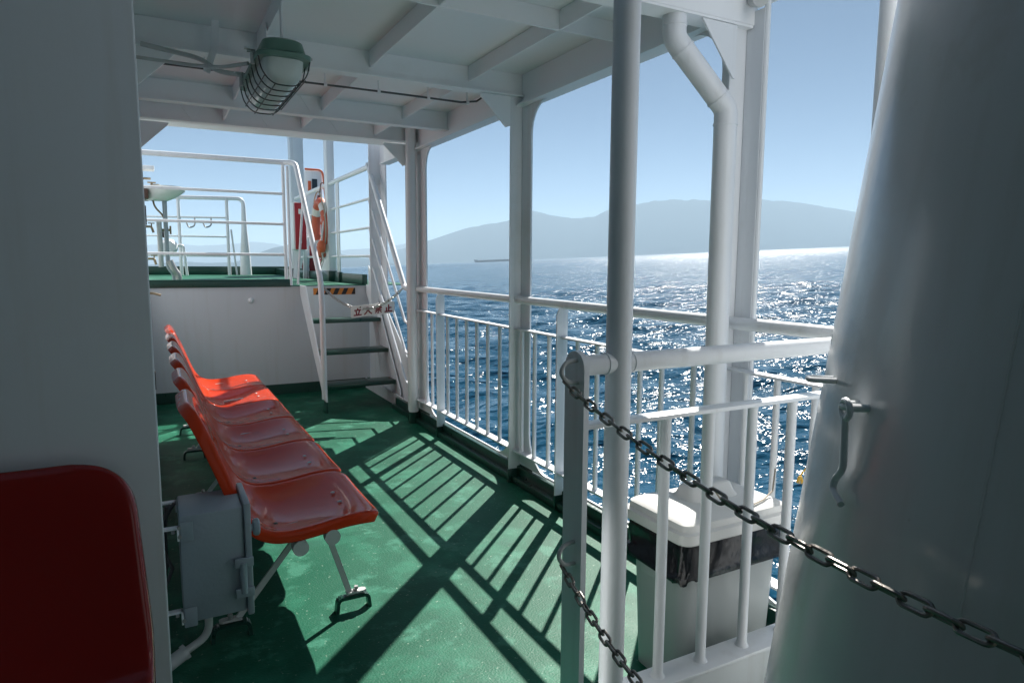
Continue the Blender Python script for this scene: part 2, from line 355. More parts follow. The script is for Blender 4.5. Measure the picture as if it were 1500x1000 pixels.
for x, y in ((.83, 5.0), (1.37, 5.0), (.30, 5.25), (1.0, 4.2)):
    g = MB(); g.prism([(x-.07, 2.519), (x+.07, 2.519), (x, 2.41)], 'y', 5.515, 5.522) if y > 4.9 else g.prism([(x-.07, 2.519), (x+.07, 2.519), (x, 2.41)], 'y', 4.80, 4.807); g.build('small_bracket', 'ceil', roof, smooth=False)

# ================================================================== PILLARS (T-section: a transverse plate and a rounded fore-and-aft web)
def pillar(y, label, near=.115, far=.115, top=2.33, end=False):
    t = thing('support_pillar', label, 'pillar', (2.0, y, 0), 'canopy pillars along the ship side')
    g = MB(); g.box((1.936, y-.005, .09), (2.016, y+.005, 2.385), .002); g.build('inner_plate', 'white', t)
    r = .17; zt = top; y0, y1 = y-near, y+far
    pts = [(y0, .45)]+([(y0, zt)] if end else [(y0, zt-r)]+[(y0-r+r*math.cos(R(a)), zt-r+r*math.sin(R(a))) for a in range(10, 91, 10)])
    pts += [(y1+r-r*math.cos(R(a)), zt-r+r*math.sin(R(a))) for a in range(90, 9, -10)]+[(y1, zt-r), (y1, .45)]
    q = .22
    pts += [(y1+q-q*math.cos(R(a)), .118+q-q*math.sin(R(a))) for a in range(0, 91, 10)]
    pts += [(y0-q+q*math.cos(R(a)), .118+q-q*math.sin(R(a))) for a in range(90, -1, -10)]
    g = MB(); g.prism(pts, 'x', 2.0175, 2.0285); g.build('rounded_web', 'white', t)
    g = MB(); g.box((1.934, y-.007, 0), (2.0165, y+.007, .088), .002); g.box((2.016, y0-.05, .0), (2.0172, y1+.05, .115)); g.build('green_foot', 'dgreen', t)
    return t
pillar(5.56, 'white canopy pillar by the foot of the stairs, beside the round post', near=.27)
pillar(3.65, 'white canopy pillar halfway along the baluster railing')
p3 = pillar(1.905, 'white canopy pillar beside the drain pipe and rubbish bin', near=.085, top=2.33, end=True)
g = MB(); g.prism([(1.765, 2.268), (1.935, 2.268), (1.935, 2.08), (1.925, 2.08)], 'y', 1.872, 1.879); g.build('gusset', 'white', p3, smooth=False)
g = MB(); g.tube([(2.03, 1.818, .12), (2.03, 1.818, 2.95)], .011, 10); g.build('edge_bar', 'white', p3)
g = MB(); g.tube([(2.0, 1.866, 2.37), (1.99, 1.84, 2.36), (1.975, 1.81, 2.35)], .028, 14); g.tube([(1.972, 1.805, 2.349), (1.968, 1.797, 2.347)], .031, 14); g.build('lamp_socket', 'legpaint', p3)
# round post at the stair foot
PX, PY = 1.950, 5.455
t = thing('round_post', 'white round steel post with green foot at the stair handrail', 'post', (PX, PY, 0))
g = MB(); g.tube([(PX, PY, .1), (PX, PY, 2.519)], .043, 24); g.build('shaft', 'white', t)
g = MB(); g.tube([(PX, PY, 0), (PX, PY, .1)], .0445, 24); g.build('green_foot', 'dgreen', t)
# landing posts
t = thing('landing_pillar', 'broad white pillar where the stairs meet the upper deck', 'pillar', (2.06, 6.9, .11))
g = MB(); g.box((2.0, 6.87, .95), (2.13, 6.885, 2.9), .003); g.box((2.12, 6.70, .95), (2.135, 7.05, 2.9), .003); g.build('shaft', 'white', t)
g = MB(); g.prism([(2.0, .95), (2.13, .95), (2.13, .11), (2.10, .11)], 'y', 6.87, 6.885); g.build('lower_plate', 'white', t)
t = thing('landing_post', 'white post standing in the outboard rail of the upper deck', 'post', (2.05, 8.75, LZ))
g = MB(); g.box((1.985, 8.67, 1.28), (2.08, 8.83, 3.4), .004); g.prism([(8.83, 1.28), (8.83, 1.95), (9.35, 1.28)], 'x', 2.02, 2.035); g.build('shaft', 'white', t)
g = MB(); g.box((1.96, 8.60, LZ), (2.1, 8.9, 1.28), .004); g.build('green_foot', 'dgreen', t)
t = thing('landing_post', 'slim white post behind the red fire hose box', 'post', (2.16, 11.6, LZ))
g = MB(); g.box((2.05, 11.5, 1.28), (2.26, 11.7, 3.9), .004); g.build('shaft', 'white', t)
g = MB(); g.box((2.03, 11.48, LZ), (2.28, 11.72, 1.28), .004); g.build('green_foot', 'dgreen', t)

# ================================================================== SIDE RAILING
RX = 1.99
def rail_section(label, y0, y1, bals, plates):
    t = thing('side_railing', label, 'railing', (RX, (y0+y1)/2, 0), 'sections of the side railing')
    g = MB(); g.tube([(RX, y0, 1.17), (RX, y1, 1.17)], .0245, 20); g.build('handrail', 'white', t)
    g = MB(); g.box((RX-.024, y0, .983), (RX+.024, y1, .993), .002); g.build('middle_rail', 'white', t)
    g = MB(); g.box((RX-.030, y0, .206), (RX+.030, y1, .217), .002); g.build('bottom_rail', 'white', t)
    src = None
    for y in bals:
        if src is None:
            g = MB(); g.tube([(RX, y, .216), (RX, y, .221), (RX, y, .228), (RX, y, .975), (RX, y, .984)], [.018, .0155, .0125, .0125, .0150], 12); src = (g.build('baluster', 'white', t), y)
        else: copy_part(src[0], 'baluster', t, (0, y-src[1], 0))
    for y in plates:
        g = MB(); g.prism([(1.947, .085), (1.947, 1.11), (1.962, 1.148), (2.016, 1.148), (2.016, .085)], 'y', y-.005, y+.005); p = g.build('stanchion', 'white', t)
        g = MB(); g.box((1.945, y-.007, 0), (2.0155, y+.007, .085)); g.build('green_foot', 'dgreen', t, smooth=False)
    return t
rail_section('white baluster railing section from the stair foot to the middle pillar', 3.656, 5.552, [5.23, 5.10, 4.77, 4.59, 4.41, 4.235, 4.06, 3.88], [4.9])
rail_section('white baluster railing section behind the gate post and bin', 1.911, 3.644, [3.575, 3.42, 3.255, 2.96, 2.78, 2.61, 2.435, 2.285, 2.085], [3.11])
rail_section('white baluster railing section running to the big tapered mast', 1.16, 1.899, [1.80, 1.655, 1.495, 1.33], [])

# ================================================================== GATE RAILING (across the deck in front of the bin)
GY = 1.41
t = thing('gate_railing', 'white railing with balusters across the deck, in front of the bin', 'railing', (1.5, GY, 0))
g = MB(); g.tube([(.9612, GY, 1.137), (1.962, GY, 1.137)], .027, 22); g.build('handrail', 'white', t)
g = MB(); g.box((.9612, GY-.025, .972), (1.95, GY+.025, .984), .002); g.build('middle_rail', 'white', t)
g = MB(); g.box((1.0, GY-.05, .184), (1.95, GY+.04, .196), .002); g.build('bottom_rail', 'white', t)
g = MB(); g.box((1.115, GY+.005, .0), (1.95, GY+.015, .183)); g.build('kick_plate', 'white', t, smooth=False)
src = None
for x in (1.249, 1.416, 1.593, 1.769, 1.93):
    if src is None:
        g = MB(); g.tube([(x, GY, .195), (x, GY, .200), (x, GY, .208), (x, GY, .962), (x, GY, .973)], [.023, .0195, .0155, .0155, .0185], 14); src = (g.build('baluster', 'white', t), x)
    else: copy_part(src[0], 'baluster', t, (x-src[1], 0, 0))
# flat end post, rounded top, wide face inboard
pts = [(1.41, 0), (1.41, 1.13)]+[(1.455-.045*math.cos(R(a)), 1.13+.045*math.sin(R(a))) for a in range(15, 180, 15)]+[(1.50, 1.13), (1.50, 0)]
g = MB(); g.prism([(p[0]-.035, p[1]) for p in pts], 'x', .945, .961); ep = g.build('end_post', 'white', t)
for nm, y, z in (('chain_eye', 1.43, 1.125), ('chain_eye', 1.43, .64)):
    g = MB(); a = [(.947, y-.02, z+.028), (.908, y-.025, z+.026), (.888, y-.03, z), (.908, y-.032, z-.026), (.947, y-.025, z-.03)]
    g.tube(bend(a, .018, 4), .0058, 10); g.build(nm, 'legpaint', ep)
t = thing('round_pole', 'thick white round pole passing through the gate railing', 'pole', (1.078, GY, 0))
g = MB(); g.tube([(1.078, GY, 0), (1.078, GY, 3.3)], .0345, 26); g.build('shaft', 'white', t)
for x in (1.036, 1.12): g = MB(); g.tube([(x-.004, GY, 1.137), (x+.004, GY, 1.137)], .0295, 20); g.build('weld_collar', 'white', t)
t = thing('outer_pole', 'white vertical pole at the rail behind the tapered mast', 'pole', (2.03, 1.341, 0))
g = MB(); g.tube([(2.03, 1.341, 0), (2.03, 1.341, 3.6)], .034, 20); g.build('shaft', 'white', t)

# ================================================================== DRAIN PIPE
t = thing('drain_pipe', 'white drain pipe bending down from the canopy beside the pillar', 'pipe', (1.945, 1.875, 0))
e1, e2 = P(992, 55, Y=1.90), P(1064, 160, Y=1.86)
path = [(e1.x, 1.92, 2.52), (e1.x, 1.915, e1.z), (e2.x, 1.862, e2.z), (e2.x+.004, 1.86, 0)]
g = MB(); g.tube(bend(path, .022, 3), .042, 26); g.build('pipe', 'white', t)
d = (Vector(path[2])-Vector(path[1])).normalized()
for c, dd in ((Vector(path[1])+Vector((0, 0, .045)), Vector((0, 0, 1))), (Vector(path[1])+d*.05, d), (Vector(path[2])-d*.05, d), (Vector(path[2])-Vector((0, 0, .055)), Vector((0, 0, 1)))):
    g = MB(); g.tube([c-dd*.004, c+dd*.004], .0445, 24); g.build('weld_ring', 'white', t)

# ================================================================== TAPERED MAST
MC = Vector((1.674, .295)); mr = lambda z: .895-.119*z
t = thing('tapered_mast', 'huge white tapered mast foot with a hanging steel hook', 'mast', (MC.x, MC.y, 0))
g = MB(); prof = [(mr(z), z) for z in [i*.25 for i in range(0, 17)]]; g.lathe(prof, (MC.x, MC.y, 0), 96)
mastm = mat('white_mast_paint', (.64, .66, .68), .20, .08, 1.6, 1.0, 4.5, spots=[((.50, .49, .46), 3.0, .56, .12, .5), ((.32, .29, .25), 17, .70, .04, .5)], streak=((.50, .49, .46), .52, .25))
g.build('shell', mastm, t)
def on_mast(az, z, out=0):               # az: bearing seen from the mast's axis
    r_ = mr(z)+out; return Vector((MC.x+r_*math.cos(az), MC.y+r_*math.sin(az), z))
def mast_hit(px, py):
    d = ray(px, py)
    for i in range(1, 4000):
        p = CAM+d*(i*.001)
        if (p.xy-MC).length < mr(p.z): return p, math.atan2(p.y-MC.y, p.x-MC.x)
    return None
hp, ha = mast_hit(1262, 594); hb, hba = mast_hit(1240, 738); he, hea = mast_hit(1222, 556)
g = MB()
c0 = on_mast(ha, hp.z, -.01); c1 = on_mast(ha, hp.z, .03); side = Vector((-math.sin(ha), math.cos(ha), 0))
g.tube(bend([c0-side*.012, c1-side*.008, c1+side*.02, c0+side*.022], .012, 4), .0065, 10); g.build('staple', 'white', t)
g = MB(); ctr = on_mast(ha, hp.z-.004, .03)+side*.012
ring = [ctr+side*(.015*math.cos(a))+Vector((0, 0, .015*math.sin(a))) for a in [2*math.pi*i/18 for i in range(18)]]
g.tube(ring, .0052, 10, closed=True)
rod = [ctr-Vector((0, 0, .012)), ctr+Vector((0, 0, -.10))+side*.004, ctr+Vector((0, 0, -.125))-side*.018, ctr+Vector((0, 0, -.142))-side*.020, ctr+Vector((0, 0, -.155))+side*.018]
rod = [on_mast(math.atan2(p.y-MC.y, p.x-MC.x), p.z, .018) if i else p for i, p in enumerate(rod)]
g.tube(bend(rod, .012, 5), .0058, 12); g.build('hook', 'white', t)
g = MB(); q0 = on_mast(hea, he.z, -.01); dv = Vector((math.cos(hea), math.sin(hea), 0)); sd2 = Vector((-math.sin(hea), math.cos(hea), 0))
q1 = q0+dv*.055
g.tube(bend([q0-sd2*.014, q1-sd2*.014, q1+sd2*.014, q0+sd2*.014], .012, 4), .0052, 10); g.build('eye', 'white', t)
s0, sa = mast_hit(1475, 560); s1, sb = mast_hit(1408, 890)
g = MB(); g.tube([on_mast(sa+(sb-sa)*i/40+.0007*math.sin(i*1.7), s0.z+(s1.z-s0.z)*i/40, -.0008+.0003*math.sin(i*2.9)) for i in range(-14, 46)], .0022, 6); g.build('weld_seam', mastm, t)

# ================================================================== CHAINS
def link_mesh(lo, wo, r, m_):
    pts = []; h = lo/2-wo/2; rr = wo/2-r
    for i in range(7): a = math.pi*(-.5+i/6); pts.append((h+rr*math.cos(a), rr*math.sin(a), 0))
    for i in range(7): a = math.pi*(.5+i/6); pts.append((-h+rr*math.cos(a), rr*math.sin(a), 0))
    g = MB(); g.tube(pts, r, 8, closed=True); return g
def chain(name, label, A, B, sag, lo, wo, r, t1=1.0, joined=None, parent=None):
    A, B = Vector(A), Vector(B)
    cur = lambda t_: A.lerp(B, t_)-Vector((0, 0, sag*4*t_*(1-t_)))
    pitch = lo-4*r; pos = []; t_ = 0; last = cur(0)
    step = .0004
    while t_ < t1:
        nx = t_
        while (cur(nx)-last).length < pitch and nx < t1+.05: nx += step
        p2 = cur(nx); pos.append(((last+p2)/2, (p2-last).normalized())); last = p2; t_ = nx
    mats = []
    for i, (c, d) in enumerate(pos):
        sidev = d.cross(Vector((0, 0, 1))).normalized(); upv = sidev.cross(d)
        rot = Matrix((d, sidev, upv)).transposed()
        roll = R(45+random.uniform(-9, 9)+90*(i % 2))
        mats.append(Matrix.Translation(c) @ (rot.to_4x4()) @ Matrix.Rotation(roll, 4, 'X'))
    if joined:
        g = MB(); lm = link_mesh(lo, wo, r, None)
        for mm in mats: g.add([mm @ Vector(v) for v in lm.v], lm.f)
        o = g.build('links', joined, parent); tag(o, kind='stuff'); return pos
    t = thing(name, label, 'chain', A)
    me = link_mesh(lo, wo, r, None).mesh('link', 'chain')
    for mm in mats:
        o = bpy.data.objects.new('link', me); col.objects.link(o); o.parent = t; o.matrix_basis = Matrix.Translation(-A) @ mm
    return pos
def at_depth(px, py, z): return CAM+ray(px, py)*z
A1 = (.903, 1.40, 1.098); B1 = at_depth(1560, 985, .70)
chain('barrier_chain', 'weathered steel chain hooked to the upper eye, crossing the mast', A1, B1, .045, .051, .0240, .0035)
A2 = (.903, 1.40, .612); B2 = at_depth(1120, 1190, .95)
chain('barrier_chain', 'weathered steel chain hanging from the lower eye of the gate post', A2, B2, .05, .051, .0240, .0035)

# ================================================================== RUBBISH BIN
BX0, BX1, BY0, BY1 = 1.425, 1.88, 1.50, 1.79
t = thing('rubbish_bin', 'grey plastic rubbish bin with white lid and black liner behind the gate', 'bin', ((BX0+BX1)/2, (BY0+BY1)/2, 0))
def rrect(x0, x1, y0, y1, r, n=6):
    out = []
    for cx, cy_, a0 in ((x1-r, y1-r, 0), (x0+r, y1-r, 90), (x0+r, y0+r, 180), (x1-r, y0+r, 270)): out += fillet(cx, cy_, r, a0, a0+90, n)
    return out
def loft(rings, cap0=True, cap1=True):
    g = MB(); n_ = len(rings[0][0]); vs = []; fs = []
    for ring, z in rings: vs += [(p[0], p[1], z[i] if isinstance(z, list) else z) for i, p in enumerate(ring)]
    for k in range(len(rings)-1): fs += [(k*n_+i, k*n_+(i+1) % n_, (k+1)*n_+(i+1) % n_, (k+1)*n_+i) for i in range(n_)]
    if cap0: fs.append(tuple(range(n_)))
    if cap1: fs.append(tuple(range((len(rings)-1)*n_, len(rings)*n_)))
    return g.add(vs, fs)
def rr(off, r): return rrect(BX0-off, BX1+off, BY0-off, BY1+off, r)
bin_ = loft([(rr(-.022, .05), 0), (rr(-.008, .05), .40), (rr(-.004, .05), .43), (rr(0.0, .05), .435), (rr(0.0, .05), .53)]).build('body', 'binbody', t)
g = MB(); g.box((BX0-.012, 1.60, .36), (BX0+.012, 1.70, .405), .006); g.build('handle', 'binbody', t)
rg = random.Random(5); rings = []
base = rr(.006, .055); npts = len(base)
def crinkle(off, r, amp): return [(p[0]+rg.uniform(-amp, amp), p[1]+rg.uniform(-amp, amp)) for p in rrect(BX0-off, BX1+off, BY0-off, BY1+off, r, 12)]
hem = [.398+.010*math.sin(i*.37)+.006*math.sin(i*1.1+1) for i in range(52)]
rings = [(crinkle(.018, .06, .003), hem), (crinkle(.020, .06, .003), [h+.018 for h in hem]), (crinkle(.010, .06, .004), [h+.028 for h in hem]), (crinkle(.012, .055, .005), .490), (crinkle(.010, .055, .004), .515), (crinkle(.006, .055, .003), .545)]
bg_ = loft(rings, False, False).build('liner', 'bag', t, ang=60)
lid = loft([(rr(.016, .038), .522), (rr(.020, .038), .528), (rr(.018, .038), .556), (rr(.010, .034), .560), (rr(.006, .034), .562), (rr(.003, .03), .582), (rr(-.008, .03), .590), (rr(-.05, .04), .600), (rr(-.10, .03), .606)], True, True)
lido = lid.build('lid', 'binlid', t, ang=28)
cx, cyy = (BX0+BX1)/2+.0, (BY0+BY1)/2+.01
hl = lambda a, bb, z: ([(p[0], p[1]) for p in rrect(cx-a, cx+a, cyy-bb, cyy+bb, min(a, bb)*.6, 5)], z)
g = loft([hl(.115, .07, .60), hl(.105, .05, .615), hl(.095, .036, .642), hl(.085, .028, .650)]); g.build('lid_handle', 'binlid', lido, ang=50)
g = MB(); g.tube([(1.62, 1.60, .664), (1.63, 1.56, .62), (1.66, 1.53, .600), (1.72, 1.515, .597), (1.80, 1.53, .6), (1.88, 1.56, .61), (1.96, 1.62, .66)], .003, 6); o = g.build('lid_cord', 'cord', t)
t = thing('rope_end', 'frayed yellow rope end tied to the side railing near the mast', 'rope', (1.99, 1.52, .6))
g = MB(); c = P(1172, 702, X=1.99)
for i in range(9):
    a = random.uniform(0, 6.28); g.tube([c+Vector((.004*math.cos(a), .004*math.sin(a), .012)), c+Vector((.012*math.cos(a), .012*math.sin(a), -.012))], .0022, 5)
g.build('strands', 'yellow', t)
g = MB(); g.tube([c+Vector((0, 0, .015)), c+Vector((.0, -.03, .06)), c+Vector((0, -.06, .03)), c+Vector((0, -.035, .045))], .003, 6); g.build('rope', 'yellow', t)

# ================================================================== SEATS
def seat_shell():
    ctrl = [(.742, .408), (.728, .428), (.68, .440), (.60, .438), (.50, .424), (.40, .417), (.33, .428), (.275, .470), (.235, .55), (.195, .66), (.150, .78), (.112, .865), (.088, .895)]
    def cr_(p0, p1, p2, p3, t): return [.5*((2*b_)+(-a+c)*t+(2*a-5*b_+4*c-d)*t*t+(-a+3*b_-3*c+d)*t**3) for a, b_, c, d in zip(p0, p1, p2, p3)]
    pr = []
    for i in range(len(ctrl)-1):
        p = [ctrl[max(0, i-1)], ctrl[i], ctrl[i+1], ctrl[min(len(ctrl)-1, i+2)]]
        for k in range(3): pr.append(cr_(*p, k/3))
    pr.append(ctrl[-1]); n_ = len(pr); s_ = [0]
    for a, b_ in zip(pr, pr[1:]): s_.append(s_[-1]+math.hypot(a[0]-b_[0], a[1]-b_[1]))
    Ltot = s_[-1]; nt_ = 14; vs, fs = [], []; tang = []
    for i in range(n_):
        a, b_ = pr[max(0, i-1)], pr[min(n_-1, i+1)]; l = math.hypot(b_[0]-a[0], b_[1]-a[1]); tang.append(((b_[0]-a[0])/l, (b_[1]-a[1])/l))
    W = .282
    def hw(s):
        d0, d1 = s, Ltot-s; r0, r1 = .085, .115; w_ = W-.030*max(0, (s-.55)/(Ltot-.55))
        if d0 < r0: w_ -= r0-math.sqrt(max(0, r0*r0-(r0-d0)**2))
        if d1 < r1: w_ -= r1-math.sqrt(max(0, r1*r1-(r1-d1)**2))
        return w_
    for i in range(n_):
        tx, tz = tang[i]; nx_, nz = tz, -tx          # sitter side
        if nz < 0 and i < 15: nx_, nz = -nx_, -nz
        nx_, nz = (abs(tz), abs(tx))                  # up / forward
        d = s_[i]/Ltot; dish = .034*math.sin(math.pi*min(1, d*1.02))**.8 if d < .98 else .002
        for j in range(nt_+1):
            tt = -1+2*j/nt_; off = -dish*(1-tt*tt); ww = hw(s_[i])
            vs.append((pr[i][0]+nx_*off, tt*ww, pr[i][1]+nz*off))
    m_ = nt_+1
    for i in range(n_-1):
        for j in range(nt_): fs.append((i*m_+j, i*m_+j+1, (i+1)*m_+j+1, (i+1)*m_+j))
    # rim: the edge rolls over and turns down
    loop = [j for j in range(m_)]+[i*m_+nt_ for i in range(1, n_)]+[(n_-1)*m_+j for j in range(nt_-1, -1, -1)]+[i*m_ for i in range(n_-2, 0, -1)]
    def rowof(k): return k//m_
    prevr = loop
    for out, dn in ((.008, .003), (.013, .012), (.014, .042)):
        newr = []
        for q, k in enumerate(loop):
            i = rowof(k); v0 = Vector(vs[k]); a, b_ = Vector(vs[loop[q-1]]), Vector(vs[loop[(q+1) % len(loop)]])
            tx, tz = tang[i]; nrm = Vector((abs(tz), 0, abs(tx))); tg = (b_-a).normalized(); od = nrm.cross(tg).normalized()
            if od.dot(Vector((.45, 0, .5))-v0) > 0 and abs(od.y) < .3: pass
            cen = Vector((pr[i][0], 0, pr[i][1])); 
            if i in (0, n_-1): ref = Vector((tx, 0, tz))*(-1 if i == 0 else 1)+Vector((0, v0.y*1.5, 0))
            else: ref = Vector((0, v0.y, 0))+Vector((tx, 0, tz))*(.15*(-1 if i < n_/2 else 1))*(1 if min(s_[i], Ltot-s_[i]) < .1 else 0)
            if od.dot(ref) < 0: od = -od
            vs.append(tuple(v0+od*out-nrm*dn)); newr.append(len(vs)-1)
        for q in range(len(loop)): r2 = (q+1) % len(loop); fs.append((prevr[q], prevr[r2], newr[r2], newr[q]))
        prevr = newr
    g = MB(); g.add(vs, fs); me = g.mesh('seat_shell', 'seat', ang=180); return me
SEAT = seat_shell()
def add_seat(parent, x, y, rotz=0, me=None):
    o = bpy.data.objects.new('seat_shell', me or SEAT); col.objects.link(o); o.parent = parent
    o.location = Vector((x, y, 0))-parent.location; o.rotation_euler = (0, 0, rotz)
    sm = o.modifiers.new('thick', 'SOLIDIFY'); sm.thickness = .004; sm.offset = 0
    ss = o.modifiers.new('smooth', 'SUBSURF'); ss.levels = 1; ss.render_levels = 2
    return o
bench = thing('seat_row', 'row of six orange red plastic seats on tube legs facing the sea', 'seats', (.45, 4.2, 0))
SY = [2.735+.60*i for i in range(6)]
for k, y in enumerate(SY):
    s_ = add_seat(bench, 0, y)
    for dx, dy in ((.62, -.10), (.62, .02), (.36, -.17)):
        g = MB(); g.lathe([(.0, .0022), (.006, .0022), (.009, .0005), (.009, -.001)], (0, 0, 0), 10); o = g.build('rivet', 'black' if dx < .5 else 'steel', s_)
        o.location = (dx, dy, .432 if dx > .5 else .412)
for x, z in ((.428, .348), (.545, .368)):
    g = MB(); g.tube([(x, 2.47, z), (x, 6.02, z)], .024, 18); g.tube([(x, 2.435, z), (x, 2.47, z)], .029, 18); g.build('cross_tube', 'legpaint', bench)
g = MB()
def leg(y, front):
    xs_ = (.545, .368, .632) if front else (.428, .348, .215)
    top = Vector((xs_[0], y, xs_[1]-.01)); bot = Vector((xs_[2], y, .075))
    g = MB(); g.bar(top, bot, .022, .010, (0, 1, 0)); sg = 1 if front else -1
    lo = g.build('leg', 'legpaint', bench, smooth=False)
    g = MB(); x2 = bot.x+(.055 if front else -.055)
    g.prism([(bot.x-.012*sg, y-.016), (x2, y-.016), (x2+.012*sg, y-.009), (x2+.012*sg, y+.009), (x2, y+.016), (bot.x-.012*sg, y+.016)], 'z', .069, .077); fo = g.build('foot_plate', 'legpaint', lo, smooth=False)
    g = MB(); bx = bot.x+.028*sg; g.lathe([(0, .094), (.008, .094), (.009, .090), (.009, .081), (.014, .080), (.014, .077), (0, .077)], (bx, y, 0), 10); g.build('bolt', 'steel', lo)
    # welded deck staple under the foot
    xa, xb = bot.x-.045, bot.x+.075
    if not front: xa, xb = bot.x-.085, bot.x+.035
    g = MB(); path = bend([(xa-.006, y, 0), (xa, y, .055), (xb, y, .055), (xb+.006, y, 0)], .018, 4)
    for a, b_ in zip(path, path[1:]): g.bar(a, b_, .034, .013, (0, 0, 1) if abs((b_-a).normalized().z) < .9 else (1, 0, 0))
    g.build('deck_staple', 'dgreen', bench)
for y in (2.56, 4.10, 5.14, 5.9): leg(y, True); leg(y, False)
for y in (2.56, 4.10, 5.14, 5.9):
    g = MB(); g.bar((.40, y, .392), (.60, y, .405), .03, .012, (0, 0, 1)); g.build('seat_bracket', 'legpaint', bench, smooth=False)
# the dark seat in front of the partition wall
t = thing('single_seat', 'dark red plastic seat standing against the partition wall', 'seat', (-.35, 1.7, 0))
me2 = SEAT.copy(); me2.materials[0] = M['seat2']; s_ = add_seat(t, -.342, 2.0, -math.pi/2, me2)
for dx in (-.22, .22):
    g = MB(); g.tube(bend([(-.342+dx, 1.62, .395), (-.342+dx, 1.40, .39), (-.342+dx, 1.34, 0)], .03), .012, 10); g.tube([(-.342+dx, 1.60, .395), (-.342+dx, 1.82, 0)], .012, 10); g.build('leg', 'legpaint', t)

# ================================================================== JUNCTION BOX
t = thing('junction_box', 'blue grey metal switch box with hinged lid beside the nearest seat', 'box', (.13, 2.41, .22))
BXa, BXb, BYa, BYb, BZa, BZb = .030, .222, 2.30, 2.52, .225, .590
g = MB(); g.box((BXa, BYa, BZa), (BXb, BYb, BZb), .008); g.build('case', 'box', t)
g = MB(); g.box((BXb+.001, BYa-.012, BZa-.012), (BXb+.022, BYb+.012, BZb+.012), .005); lid2 = g.build('lid', 'box', t)
g = MB(); g.lathe([(0, .0), (.012, 0), (.012, .018), (.026, .020), (.030, .026), (.030, .036), (.024, .041), (0, .042)], (BXb+.02, 2.40, .475), 18, 'x'); g.build('knob', 'box', lid2)
for z in (.405, .30):
    g = MB(); g.box((BXb-.035, BYa-.024, z-.016), (BXb+.024, BYa-.0125, z+.016), .003); g.build('hinge_lug', 'box', t)
g = MB(); g.tube([(BXb-.008, BYa-.021, .30), (BXb-.008, BYa-.021, .405)], .011, 12); g.build('hinge_pin', 'box', t)
for y, z in ((2.325, .545), (2.325, .262), (2.50, .575)):
    g = MB(); g.box((-.09, y-.012, z-.003), (.028, y+.012, z+.003)); g.box((.0295-.006, y-.03 if y < 2.4 else y-.012, z-.035), (.0295, y+.012, z+.003)); b_ = g.build('bracket', 'white', t, smooth=False)
    g = MB(); g.tube([(.012, y-.004, z-.004), (.012, y-.004, z-.016)], .006, 6); g.tube([(.03, BYa-.012, z-.02), (.03, BYa-.001, z-.02)], .006, 6); g.build('bolt', 'steel', b_)
for z in (.545, .255):
    g = MB(); g.box((BXa+.001, BYa-.006, z-.04), (BXa+.04, BYa-.001, z+.025), .003); g.build('mounting_tab', 'box', t)
g = MB(); g.tube(bend([(.105, 2.36, .226), (.105, 2.36, .14), (-.01, 2.33, .095)], .06, 6), .013, 14); cd_ = g.build('conduit', 'legpaint', t)
g = MB(); g.tube([(.035, 2.34, .112), (-.09, 2.30, .06)], .023, 16); g.tube([(.022, 2.338, .107), (.034, 2.342, .112)], .026, 8); g.build('gland', 'legpaint', cd_)
g = MB()
rg = random.Random(11)
for i in range(7):
    y = 2.40+.012*i; g.tube([(-.05+.012*i, y, .58), (-.03+rg.uniform(-.02, .02), y+rg.uniform(-.02, .02), .48), (-.02+rg.uniform(-.03, .03), y, .38), (-.05+rg.uniform(-.02, .03), y, .25)], .006, 6)
g.build('wire_bundle', 'cable', t)

# ================================================================== CEILING LAMP
LX0, LX1, LYa, LYb, LZr = .405, .585, 2.80, 3.44, 2.20
t = thing('ceiling_lamp', 'green ship lamp with glass cover in a wire cage under the canopy', 'lamp', (.495, 3.1, 2.43))
def lr(off, r): return rrect(LX0-off, LX1+off, LYa-off, LYb+off, r, 5)
loft([(lr(.012, .05), 2.188), (lr(.014, .05), 2.205), (lr(.006, .045), 2.208), (lr(-.004, .045), 2.215), (lr(-.014, .05), 2.258), (lr(-.022, .05), 2.264)]).build('housing', 'lampgreen', t, ang=40)
gl = loft([(lr(-.012, .05), 2.190), (lr(-.016, .05), 2.150), (lr(-.028, .05), 2.118), (lr(-.048, .035), 2.104), (lr(-.07, .018), 2.100)], False, True).build('glass_cover', 'glass', t, ang=60)
for x in (.46, .53):
    g = MB(); g.tube([(x, 2.86, 2.155), (x, 3.38, 2.155)], .013, 14); g.build('fluorescent_tube', 'porcelain', gl)
g = MB(); cgm = 'steel'
for i in range(7):
    y = 2.83+.58*i/6; g.tube(bend([(LX0-.008, y, 2.19), (LX0+.004, y, 2.13), (LX0+.045, y, 2.088), (LX1-.045, y, 2.088), (LX1-.004, y, 2.13), (LX1+.008, y, 2.19)], .03, 4), .0028, 6)
for x in (.455, .535): g.tube([(x, 2.83, 2.086), (x, 3.41, 2.086)], .0028, 6)
for x, z in ((LX0+.012, 2.115), (LX1-.012, 2.115)): g.tube([(x, 2.83, z), (x, 3.41, z)], .0026, 6)
cagem = mat('dark_cage_wire', (.06, .065, .065), .45, .1, 30, metal=.5); g.build('wire_cage', cagem, t)
for x, y in ((LX0-.016, 2.92), (LX0-.016, 3.30), (LX1+.016, 2.92), (LX1+.016, 3.30)):
    g = MB(); g.tube([(x, y, 2.178), (x, y, 2.222)], .009, 8); g.tube([(x-.02*(1 if x < .5 else -1), y, 2.226), (x+.012, y, 2.226)], .006, 8); g.build('clamp', 'legpaint', t)
for y in (2.92, 3.32):
    g = MB(); g.box((.47, y-.015, 2.262), (.53, y+.015, 2.268)); g.box((.500, y-.02, 2.264), (.506, y+.02, 2.47)); g.box((.36, y-.012, 2.232), (.40, y+.012, 2.240)); g.build('mounting_bracket', 'white', t, smooth=False)
